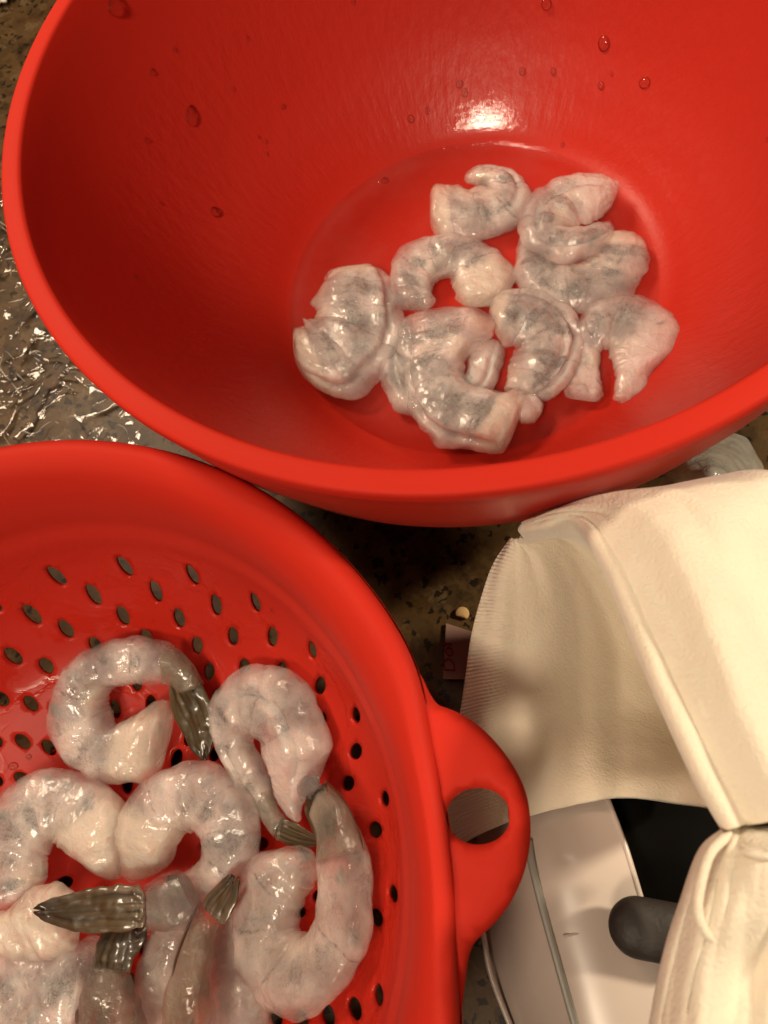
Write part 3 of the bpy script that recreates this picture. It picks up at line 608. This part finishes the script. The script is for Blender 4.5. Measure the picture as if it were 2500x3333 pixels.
# ------------------------------------------------------------------ drops on the bowl wall
K = 2500 / 1659
drops = [(248, 8, 16, 20, 'big water drop high on the left wall of the red bowl'), (413, 248, 13, 20, 'oval water drop with bright glints on the left wall of the red bowl'),
         (466, 458, 13, 10, 'flat pale drop on the lower left wall of the red bowl'), (330, 155, 6, 6, 'tiny drop high on the shaded left wall, near the big drop'), (993, 182, 7, 7, 'upper of two touching round drops above the bright reflection in the bowl'), (1004, 200, 6, 8, 'lower of two touching round drops above the bright reflection in the bowl'), (1128, 154, 6, 7, 'left one of two level round drops right of the bowl reflection top'), (1195, 154, 5, 7, 'right one of two level round drops above and right of the bowl reflection'),
         (888, 257, 7, 7, 'round drop just left of the bright reflection, lower of the two there'), (923, 239, 5, 6, 'small drop just left of the bright reflection, upper of the two there'), (832, 390, 7, 7, 'lone round drop left of the topmost shrimp in the bowl'), (1298, 184, 6, 7, 'round drop on the upper right bowl wall, below a tinier one'), (1320, 158, 3, 4, 'tiny drop just above a round drop on the upper right bowl wall'), (763, 3, 4, 5, 'tiny drop cut by the top edge of the photo, above the bowl centre'), (1180, 8, 9, 10, 'water drop at the top edge of the photo on the red bowl wall'),
         (575, 306, 3, 4, 'middle speck of a short column of three tiny drops on the left wall'), (577, 332, 3, 4, 'lowest speck of a short column of three tiny drops on the left wall'), (297, 598, 8, 5, 'faint smeared drop low on the shaded left wall of the red bowl'), (318, 303, 5, 5, 'faint drop on the left bowl wall, left of the oval glinting drop'), (348, 440, 4, 4, 'faint speck of water left of the flat pale drop'), (505, 192, 3, 4, 'tiny bright speck of water right of and above the oval glinting drop'), (535, 82, 3, 4, 'tiny bright speck high on the left half of the bowl wall'), (612, 230, 5, 5, 'faint round drop midway between the oval drop and the reflection'), (1392, 178, 11, 9, 'broad faint drop on the right bowl wall beside a round drop'), (378, 107, 4, 4, 'faint tiny drop below and right of the big drop at the top left'),
         (1305, 92, 11, 14, 'wide flat smear of water on the upper right wall of the red bowl'), (1658, 300, 4, 4, 'tiny drop at the right edge of the photo on the bowl wall'), (1215, 312, 4, 5, 'small glint of water above the split shrimp at the bowl foot'), (560, 296, 3, 3, 'topmost speck of a short column of three tiny drops on the left wall')]
def drop(px, py, a, b, kind, label, group, lum=1.):
    P = onto(px, py, kind, 0); n = Vector(snormal(P, kind)); dist = np.linalg.norm(P - CAM); A = a * K / FPX * dist; B = b * K / FPX * dist
    x = Vector((1, 0, 0)); x = (x - n * x.dot(n)).normalized(); y = n.cross(x); V = []; nu, nv = 9, 20
    for i in range(nu):
        t = i / (nu - 1) * math.pi / 2
        for j in range(nv):
            p = 2 * math.pi * j / nv; rr = 1 + .12 * noise.noise(Vector((math.cos(p), math.sin(p), px * .1))) * math.cos(t)
            V.append(Vector(P) + x * A * rr * math.cos(t) * math.cos(p) + y * B * rr * math.cos(t) * math.sin(p) + n * (min(A, B) * .55 * lum * math.sin(t) - .0001))
    F = grid_faces(nu - 1, nv, True); top = len(V); V = V[:(nu - 1) * nv] + [Vector(P) + n * min(A, B) * .55 * lum]
    F += [((nu - 2) * nv + j, len(V) - 1, (nu - 2) * nv + (j + 1) % nv)[::-1] for j in range(nv)]; o = mesh_obj('water_drop', V, F, MDROP)
    if sum(p.normal.dot(n) for p in o.data.polygons) < 0: o.data.flip_normals()
    tag(o, label, 'water drop', group)
for x, y, a, b, lb in drops: drop(x * K, y * K, a, b, 'bowl', lb or 'tiny clear water drop clinging to the wall of the red bowl', 'water drops on the bowl wall')
for x, y, a, b, lb in [(545, 1100, 4, 4, 'lone bright drop on the upper right rim of the colander'), (112, 1000, 4, 3, 'lone bright drop on the top left rim of the colander'), (588, 1318, 5, 7, 'bright smeared drop beside a colander slot'), (28, 1655, 9, 7, 'wet blob of water between colander slots at the left'), (470, 1255, 3, 3, 'tiny drop between two slots in the top row, right of centre'), (150, 1475, 6, 5, 'small wet blob beside the topmost shrimp, left side of the colander'), (330, 1340, 3, 3, 'tiny drop between slots above the topmost shrimp'), (395, 1330, 3, 3, 'tiny drop touching a slot above the tail of the topmost shrimp'), (62, 1635, 5, 5, 'small drop beside a slot at the left, above the wet blob')]:
    P = plane(x * K, y * K, .116); drop(x * K, y * K, a, b, 'col', lb or 'tiny clear water drop on the red colander', 'water drops on the colander')

# ------------------------------------------------------------------ cream cloth over the appliance
def tp(q): return plane(q[0] * K, q[1] * K, q[2])
def loft(curves, nu, nv):
    cs = [resample(catmull([tp(q) for q in c], 80), nv) for c in curves]
    A = np.array(cs); G_ = np.zeros((nu, nv, 3))
    for j in range(nv): G_[:, j, :] = catmull(A[:, j, :], nu)
    return G_
def sheet(name, curves, nu, nv, matl, parent, thick=.0018, ribu=0., wr=.0006, seed=0, wf=30, fold=0.):
    Gd = loft(curves, nu, nv); V, UV = [], []
    for i in range(nu):
        for j in range(nv):
            p = Gd[i, j].copy(); p[2] += wr * (N3(p, wf, seed) + .5 * N3(p, wf * 2.7, seed + 2)); p[2] += fold * (N3((i / nu * 9, j / nv * 1.6, seed), 1.) + .6 * N3((i / nu * 20, j / nv * 2.5, seed + 4), 1.)); V.append(p)
            UV.append((i / nu, j / nv, max(0, 1 - (i / nu) / ribu) if ribu else 0))
    o = mesh_obj(name, V, grid_faces(nu, nv), matl, parent, uvs=UV)
    if thick: md = o.modifiers.new('thickness', 'SOLIDIFY'); md.thickness = thick; md.offset = 0
    return o
cloth = empty('kitchen_cloth'); tag(cloth, 'thick cream cotton cloth with a ribbed edge, folded over the white appliance', 'cloth')
sheet('fabric', [
    [(1106, 1168, .080), (1060, 1238, .076), (1020, 1370, .068), (996, 1530, .060), (972, 1660, .052), (962, 1745, .045), (985, 1830, .040)],
    [(1112, 1168, .084), (1100, 1240, .080), (1090, 1370, .070), (1075, 1530, .062), (1065, 1660, .054), (1062, 1740, .048), (1070, 1785, .046)],
    [(1118, 1167, .086), (1155, 1228, .078), (1180, 1370, .060), (1172, 1530, .052), (1165, 1650, .050), (1160, 1720, .048), (1160, 1757, .047)],
    [(1122, 1166, .088), (1195, 1205, .074), (1258, 1370, .036), (1262, 1530, .032), (1258, 1630, .040), (1255, 1690, .046), (1255, 1736, .047)],
    [(1126, 1164, .090), (1228, 1188, .068), (1330, 1370, .012), (1345, 1530, .012), (1352, 1630, .032), (1352, 1690, .045), (1350, 1722, .048)],
    [(1130, 1161, .092), (1255, 1178, .064), (1412, 1370, .010), (1475, 1530, .010), (1475, 1630, .028), (1480, 1690, .044), (1480, 1738, .047)],
    [(1132, 1158, .095), (1275, 1175, .078), (1440, 1370, .066), (1540, 1560, .062), (1560, 1660, .070), (1600, 1720, .078), (1610, 1760, .090)],
    [(1126, 1154, .100), (1182, 1146, .108), (1242, 1134, .113), (1312, 1240, .122), (1385, 1410, .132), (1455, 1580, .140), (1520, 1710, .145), (1566, 1788, .146)],
    [(1124, 1148, .102), (1195, 1122, .114), (1275, 1122, .122), (1352, 1230, .133), (1430, 1400, .143), (1505, 1570, .150), (1575, 1700, .153), (1620, 1780, .152)],
    [(1126, 1142, .103), (1225, 1104, .117), (1350, 1112, .129), (1430, 1220, .141), (1510, 1390, .150), (1585, 1560, .156), (1650, 1690, .158), (1690, 1770, .157)],
    [(1130, 1137, .103), (1290, 1080, .119), (1450, 1090, .132), (1530, 1210, .143), (1610, 1380, .150), (1680, 1540, .152), (1730, 1670, .154), (1770, 1760, .154)],
    [(1134, 1133, .101), (1380, 1064, .118), (1560, 1075, .133), (1640, 1200, .138), (1720, 1370, .138), (1780, 1520, .138), (1820, 1660, .140), (1850, 1750, .142)],
    [(1140, 1130, .096), (1480, 1046, .112), (1680, 1030, .120), (1780, 1190, .122), (1850, 1360, .115), (1900, 1510, .112), (1930, 1650, .112), (1950, 1740, .115)],
    ], 190, 150, MCL, cloth, ribu=.11, wr=.0016, seed=3, fold=.0032)
# rolled hem at the front, below the pinch
sheet('front_fold', [
    [(1590, 1830, .080), (1545, 1870, .080), (1500, 1980, .075), (1470, 2100, .070), (1440, 2260, .065)],
    [(1575, 1800, .140), (1522, 1845, .138), (1476, 1960, .134), (1436, 2085, .130), (1404, 2260, .126)],
    [(1580, 1792, .148), (1540, 1845, .150), (1496, 1960, .148), (1460, 2085, .144), (1430, 2260, .142)],
    [(1600, 1790, .150), (1580, 1850, .154), (1560, 1960, .156), (1530, 2085, .154), (1500, 2260, .152)],
    [(1640, 1795, .149), (1650, 1850, .158), (1650, 1960, .158), (1620, 2085, .150), (1600, 2260, .152)],
    [(1700, 1790, .148), (1740, 1850, .158), (1750, 1960, .158), (1740, 2085, .156), (1740, 2260, .156)],
    [(1800, 1780, .140), (1850, 1850, .150), (1880, 1960, .150), (1880, 2085, .150), (1880, 2260, .150)],
    ], 110, 110, MCL, cloth, wr=.0028, seed=8, wf=26, fold=.002)
def seam(pts, r, name='seam'):
    P = catmull([tp(q) for q in pts], 60); return tube(P, [r * min(1, .3 + i / 6, .3 + (59 - i) / 6) for i in range(60)], MCL, name, cloth)
seam([(1580, 1798, .1525), (1538, 1838, .1545), (1516, 1900, .1558), (1508, 1965, .1555), (1526, 2015, .1550), (1560, 2040, .1540)], .0010)
seam([(1600, 1832, .1555), (1620, 1842, .1590), (1670, 1852, .1605)], .0009)
if 0: seam([(1500, 1085, .1355), (1535, 1200, .1455), (1548, 1290, .1485), (1552, 1400, .1520)], .0007)
settle(cloth)

# ------------------------------------------------------------------ white appliance
app = empty('kitchen_appliance'); tag(app, 'white plastic appliance with a grey seam and black side, half covered by the cream cloth', 'appliance')
sheet('housing', [
    [(1030, 1760, .006), (1045, 1890, .006), (1052, 2010, .006), (1075, 2120, .006), (1120, 2250, .006)],
    [(1035, 1750, .020), (1050, 1890, .020), (1058, 2010, .020), (1080, 2120, .020), (1128, 2250, .020)],
    [(1075, 1775, .034), (1095, 1880, .036), (1110, 2005, .036), (1140, 2110, .036), (1185, 2250, .036)],
    [(1130, 1765, .040), (1160, 1870, .044), (1178, 1985, .044), (1210, 2100, .044), (1250, 2250, .044)],
    [(1200, 1745, .041), (1238, 1860, .047), (1265, 1980, .047), (1300, 2100, .047), (1340, 2250, .047)],
    [(1300, 1722, .042), (1340, 1830, .046), (1382, 1970, .046), (1425, 2100, .046), (1470, 2250, .046)],
    [(1306, 1720, .041), (1346, 1828, .044), (1388, 1968, .044), (1431, 2098, .044), (1476, 2250, .044)],
    [(1307, 1735, .022), (1347, 1850, .022), (1389, 1990, .022), (1431, 2120, .022), (1476, 2270, .022)],
    ], 90, 60, MWH, app, thick=.002, wr=.0)
sheet('side_panel', [
    [(1300, 1712, .032), (1330, 1830, .032), (1380, 1980, .032), (1460, 2260, .032)],
    [(1450, 1712, .034), (1480, 1830, .036), (1520, 1980, .036), (1560, 2260, .036)],
    [(1650, 1712, .030), (1680, 1830, .030), (1700, 1980, .030), (1720, 2260, .030)]], 24, 24, MBK, app, thick=.003, wr=0)
P = catmull([tp(q) for q in [(1141, 1815, .0442), (1150, 1870, .0455), (1172, 1960, .0455), (1205, 2080, .0455), (1250, 2240, .0455)]], 50)
V = []
for i in range(50):
    t = P[min(i + 1, 49)] - P[max(i - 1, 0)]; s = np.cross(t, [0, 0, 1.]); s /= np.linalg.norm(s)
    for a, z in ((-1, -.002), (-1, .0004), (-.6, .0008), (.6, .0008), (1, .0004), (1, -.002)): V.append(P[i] + s * .00135 * a + np.array([0, 0, z]))
mesh_obj('seam_trim', V, grid_faces(50, 6), MST, app)
P = catmull([tp(q) for q in [(1030, 1960, .030), (1044, 2020, .028), (1062, 2110, .026), (1110, 2235, .024)]], 40); tube(P, .0010, MWH, 'lower_rim', app)
# raised switch mark
P = [tp(q) for q in [(1218, 2022, .0472), (1250, 2016, .0472)]]; tube(catmull(P, 8), .0005, MWH, 'raised_mark', app)
# dark round-ended knob
c = tp((1378, 2003, .058)); e = tp((1520, 2030, .058)); ax = e - c; Ln = np.linalg.norm(ax); ax /= Ln; sd = np.cross(ax, [0, 0, 1.]); sd /= np.linalg.norm(sd); up = np.cross(sd, ax)
R = np.linalg.norm(tp((1378, 1935, .058)) - c) ; V = []; prf = [(-1.0, .02), (-.985, .17), (-.94, .34), (-.86, .51), (-.71, .70), (-.5, .866), (-.25, .968), (0, 1.), (.6, 1.), (1.2, 1.), (2.0, 1.0), (2.3, .98)]
prf = catmull(prf, 40)
for x, r in prf:
    for k in range(40):
        q = 2 * math.pi * k / 40; V.append(c + ax * x * R + (sd * math.cos(q) + up * .62 * math.sin(q)) * max(r, .01) * R)
F = grid_faces(len(prf), 40, True); F.append(tuple(range(40)))
mesh_obj('knob', V, F, MKN, app)
settle(app)

# ------------------------------------------------------------------ film, bag, card, crumb, paper
def film(name, x0, x1, y0, y1, step, hfun, matl, keep=None):
    xs = np.arange(x0, x1, step); ys = np.arange(y0, y1, step); V = []
    for x in xs:
        for y in ys: V.append((x, y, hfun(x, y)))
    F = grid_faces(len(xs), len(ys))
    if keep: F = [f for f in F if keep(V[f[0]][0], V[f[0]][1])]
    o = mesh_obj(name, V, F, matl); bm = bmesh.new(); bm.from_mesh(o.data)
    bmesh.ops.delete(bm, geom=[v for v in bm.verts if not v.link_faces], context='VERTS'); bm.to_mesh(o.data); bm.free(); return o
def crease(x, y, s, seed):
    n = noise.noise(Vector((x * s + seed, y * s * .8, seed))); return 1 - abs(n) * 2.2
def hf(x, y):
    wx = x + .010 * noise.noise(Vector((x * 30, y * 30, 1))); wy = y + .010 * noise.noise(Vector((x * 30, y * 30, 5)))
    a = 0
    for k, (ca, sa, fx, fy, h, w_) in enumerate([(.9, .4, 9, 34, .0045, 9), (.3, .95, 8, 30, .004, 9), (.75, -.65, 10, 40, .003, 8), (.98, .1, 14, 60, .0022, 7), (.5, .85, 16, 70, .0018, 6), (.95, -.3, 12, 90, .0014, 6)]):
        u_ = ca * wx + sa * wy; v_ = -sa * wx + ca * wy; n_ = noise.noise(Vector((u_ * fx + k * 5, v_ * fy, k * 3.7)))
        a += max(0, 1 - abs(n_) * w_) * h * max(0, .35 + 1.5 * noise.noise(Vector((wx * 24, wy * 24, k + 20))))
    return .0012 + .8 * a + .006 * (noise.noise(Vector((x * 14, y * 14, 9))) + .4) + .0022 * noise.noise(Vector((x * 62 + y * 40, y * 50 - x * 20, 3)))
A = plane(-60, 600, .01); B = plane(620, 1500, .01)
ccx, ccy = CC
tag(film('plastic_wrap', A[0] - .03, B[0] + .04, B[1] - .02, A[1] + .02, .0008, hf, MFILM,
     lambda x, y: math.hypot(x, y) > .099 and math.hypot(x - ccx, y - ccy) > .118 and y < A[1] - .01 + .012 * math.sin(x * 60) + .01 * noise.noise(Vector((x * 40, 0, 0))) and x < plane(470, 1420, 0)[0] + .004 * noise.noise(Vector((y * 90, 2, 0)))),
    'crumpled clear plastic wrap glinting on the counter between the bowl and the colander', 'plastic wrap')
wrap = COL.objects['plastic_wrap']
rw = random.Random(4); Vs, Fs = [], []  # pale strands laid on the film as painted glints along its folds
for k in range(75):
    x0 = rw.uniform(-15, 455); y0 = rw.uniform(700, 1440); ang = rw.choice([.35, -.15, 1.1, 2.3, -.6, .2]) + rw.gauss(0, .35); ln = rw.uniform(15, 60) * (2.2 if rw.random() < .15 else 1); bd = rw.gauss(0, .12); rad = rw.uniform(.00012, .00034)
    pts = []
    for i in range(9):
        t = i / 8 - .5; a2 = ang + bd * t * 3; q = plane(x0 + ln * t * math.cos(a2) , y0 + ln * t * math.sin(a2), .006); pts.append((q[0], q[1], hf(q[0], q[1]) + .0004))
    if any(math.hypot(p[0], p[1]) < .1 or math.hypot(p[0] - ccx, p[1] - ccy) < .12 for p in pts): continue
    P = np.array(pts); b0 = len(Vs)
    for i in range(9):
        t = P[min(i + 1, 8)] - P[max(i - 1, 0)]; t /= np.linalg.norm(t) + 1e-9; a = np.cross(t, [0, 0, 1.]); b = np.cross(a, t); r_ = rad * math.sin(math.pi * (i + .3) / 8.6)
        for j in range(5): Vs.append(P[i] + r_ * (a * math.cos(j * 1.2566) + b * math.sin(j * 1.2566)))
    Fs += grid_faces(9, 5, True, b0)
fo = mesh_obj('crease_glints', Vs, Fs, MGLINT, wrap); fo['kind'] = 'stuff'
bag = [[(1425, 1070, .030), (1432, 1020, .030), (1440, 990, .034), (1455, 965, .030)],
       [(1470, 1080, .042), (1475, 1030, .046), (1485, 985, .040), (1500, 950, .026)],
       [(1530, 1080, .050), (1535, 1020, .056), (1545, 985, .042), (1555, 935, .018)],
       [(1590, 1090, .048), (1595, 1040, .050), (1600, 1010, .036), (1610, 945, .014)],
       [(1640, 1110, .030), (1650, 1070, .030), (1655, 1040, .022), (1645, 1000, .010)]]
o = sheet('plastic_bag', bag, 70, 70, MBAG, None, thick=0, wr=.0025, seed=5, wf=60)
tag(o, 'crumpled cloudy clear plastic bag showing between the bowl rim and the cream cloth', 'plastic bag')
card = empty('printed_card'); tag(card, 'small pale printed card with red lettering, partly under the ribbed cloth edge', 'card')
q = [plane(1380 + x * .1808, 1940 + y * .1808, .002) for x, y in ((400, 490), (900, 650), (760, 1500), (345, 1490))]
V = [tuple(p) for p in q] + [(p[0], p[1], p[2] - .0012) for p in q]
mesh_obj('card', V, [(3, 2, 1, 0), (4, 5, 6, 7), (0, 1, 5, 4), (1, 2, 6, 5), (2, 3, 7, 6), (3, 0, 4, 7)], MCARD, card, smooth=False)
cu = bpy.data.curves.new('lettering', 'FONT'); cu.body = 'Dol'; cu.size = 1; cu.extrude = .004
to = bpy.data.objects.new('lettering', cu); COL.objects.link(to); bpy.context.view_layer.update()
me = bpy.data.meshes.new_from_object(to); bpy.data.objects.remove(to)
p0 = plane(1380 + 575 * .1808, 1940 + 1385 * .1808, .0027); px_ = plane(1380 + 500 * .1808, 1940 + 850 * .1808, .0027); py_ = plane(1380 + 370 * .1808, 1940 + 1375 * .1808, .0027)
xs = [v.co.x for v in me.vertices]; ys = [v.co.y for v in me.vertices]; W0, H0 = max(xs), max(ys)
for v_ in me.vertices:
    p = p0 + (px_ - p0) * (v_.co.x / W0) + (py_ - p0) * (v_.co.y / H0); v_.co = (p[0], p[1], p[2] + v_.co.z * .01)
me.materials.clear(); me.materials.append(MRED); lo = bpy.data.objects.new('lettering', me); COL.objects.link(lo); lo.parent = card; settle(card)
# crumb: a small disc with one straight side
c = plane(1380 + 690 * .1808, 1940 + 315 * .1808, .0015); rr = np.linalg.norm(plane(1380 + 815 * .1808, 1940 + 315 * .1808, .0015) - c); V = []
for z, s in ((-.001, 1.), (.0006, 1.), (.0010, .85), (.0011, .05)):
    for k in range(32):
        a = 2 * math.pi * k / 32; x, y = math.cos(a), math.sin(a); m_ = (-.35 * x - .94 * y)
        if m_ > .62: x += .35 * (m_ - .62); y += .94 * (m_ - .62)
        V.append((c[0] + rr * s * x, c[1] + rr * s * y * .95, c[2] + z))
F = [tuple(reversed(f)) for f in grid_faces(4, 32, True)]; F.append(tuple(96 + k for k in range(32)))
tag(mesh_obj('crumb', V, F, MBEIGE), 'small round beige flake on the dark counter just above the printed card', 'crumb')
# fringe of paper towel at the far left corner
def hp(x, y): return .004 + .004 * noise.noise(Vector((x * 60, y * 60, 2)))
a = plane(-150, -170, 0); b = plane(105, 10, 0)
o = film('paper_towel', a[0], b[0], b[1] - .006, a[1], .0008, hp, MPAP, lambda x, y: y > b[1] - .0005 + .0022 * noise.noise(Vector((x * 420, 1, 0))) + (.006 if x > plane(30, 10, 0)[0] else 0) + (x - a[0]) * .02)
md = o.modifiers.new('thickness', 'SOLIDIFY'); md.thickness = .0015
tag(o, 'ragged edge of a white paper towel at the far left corner of the counter', 'paper towel')
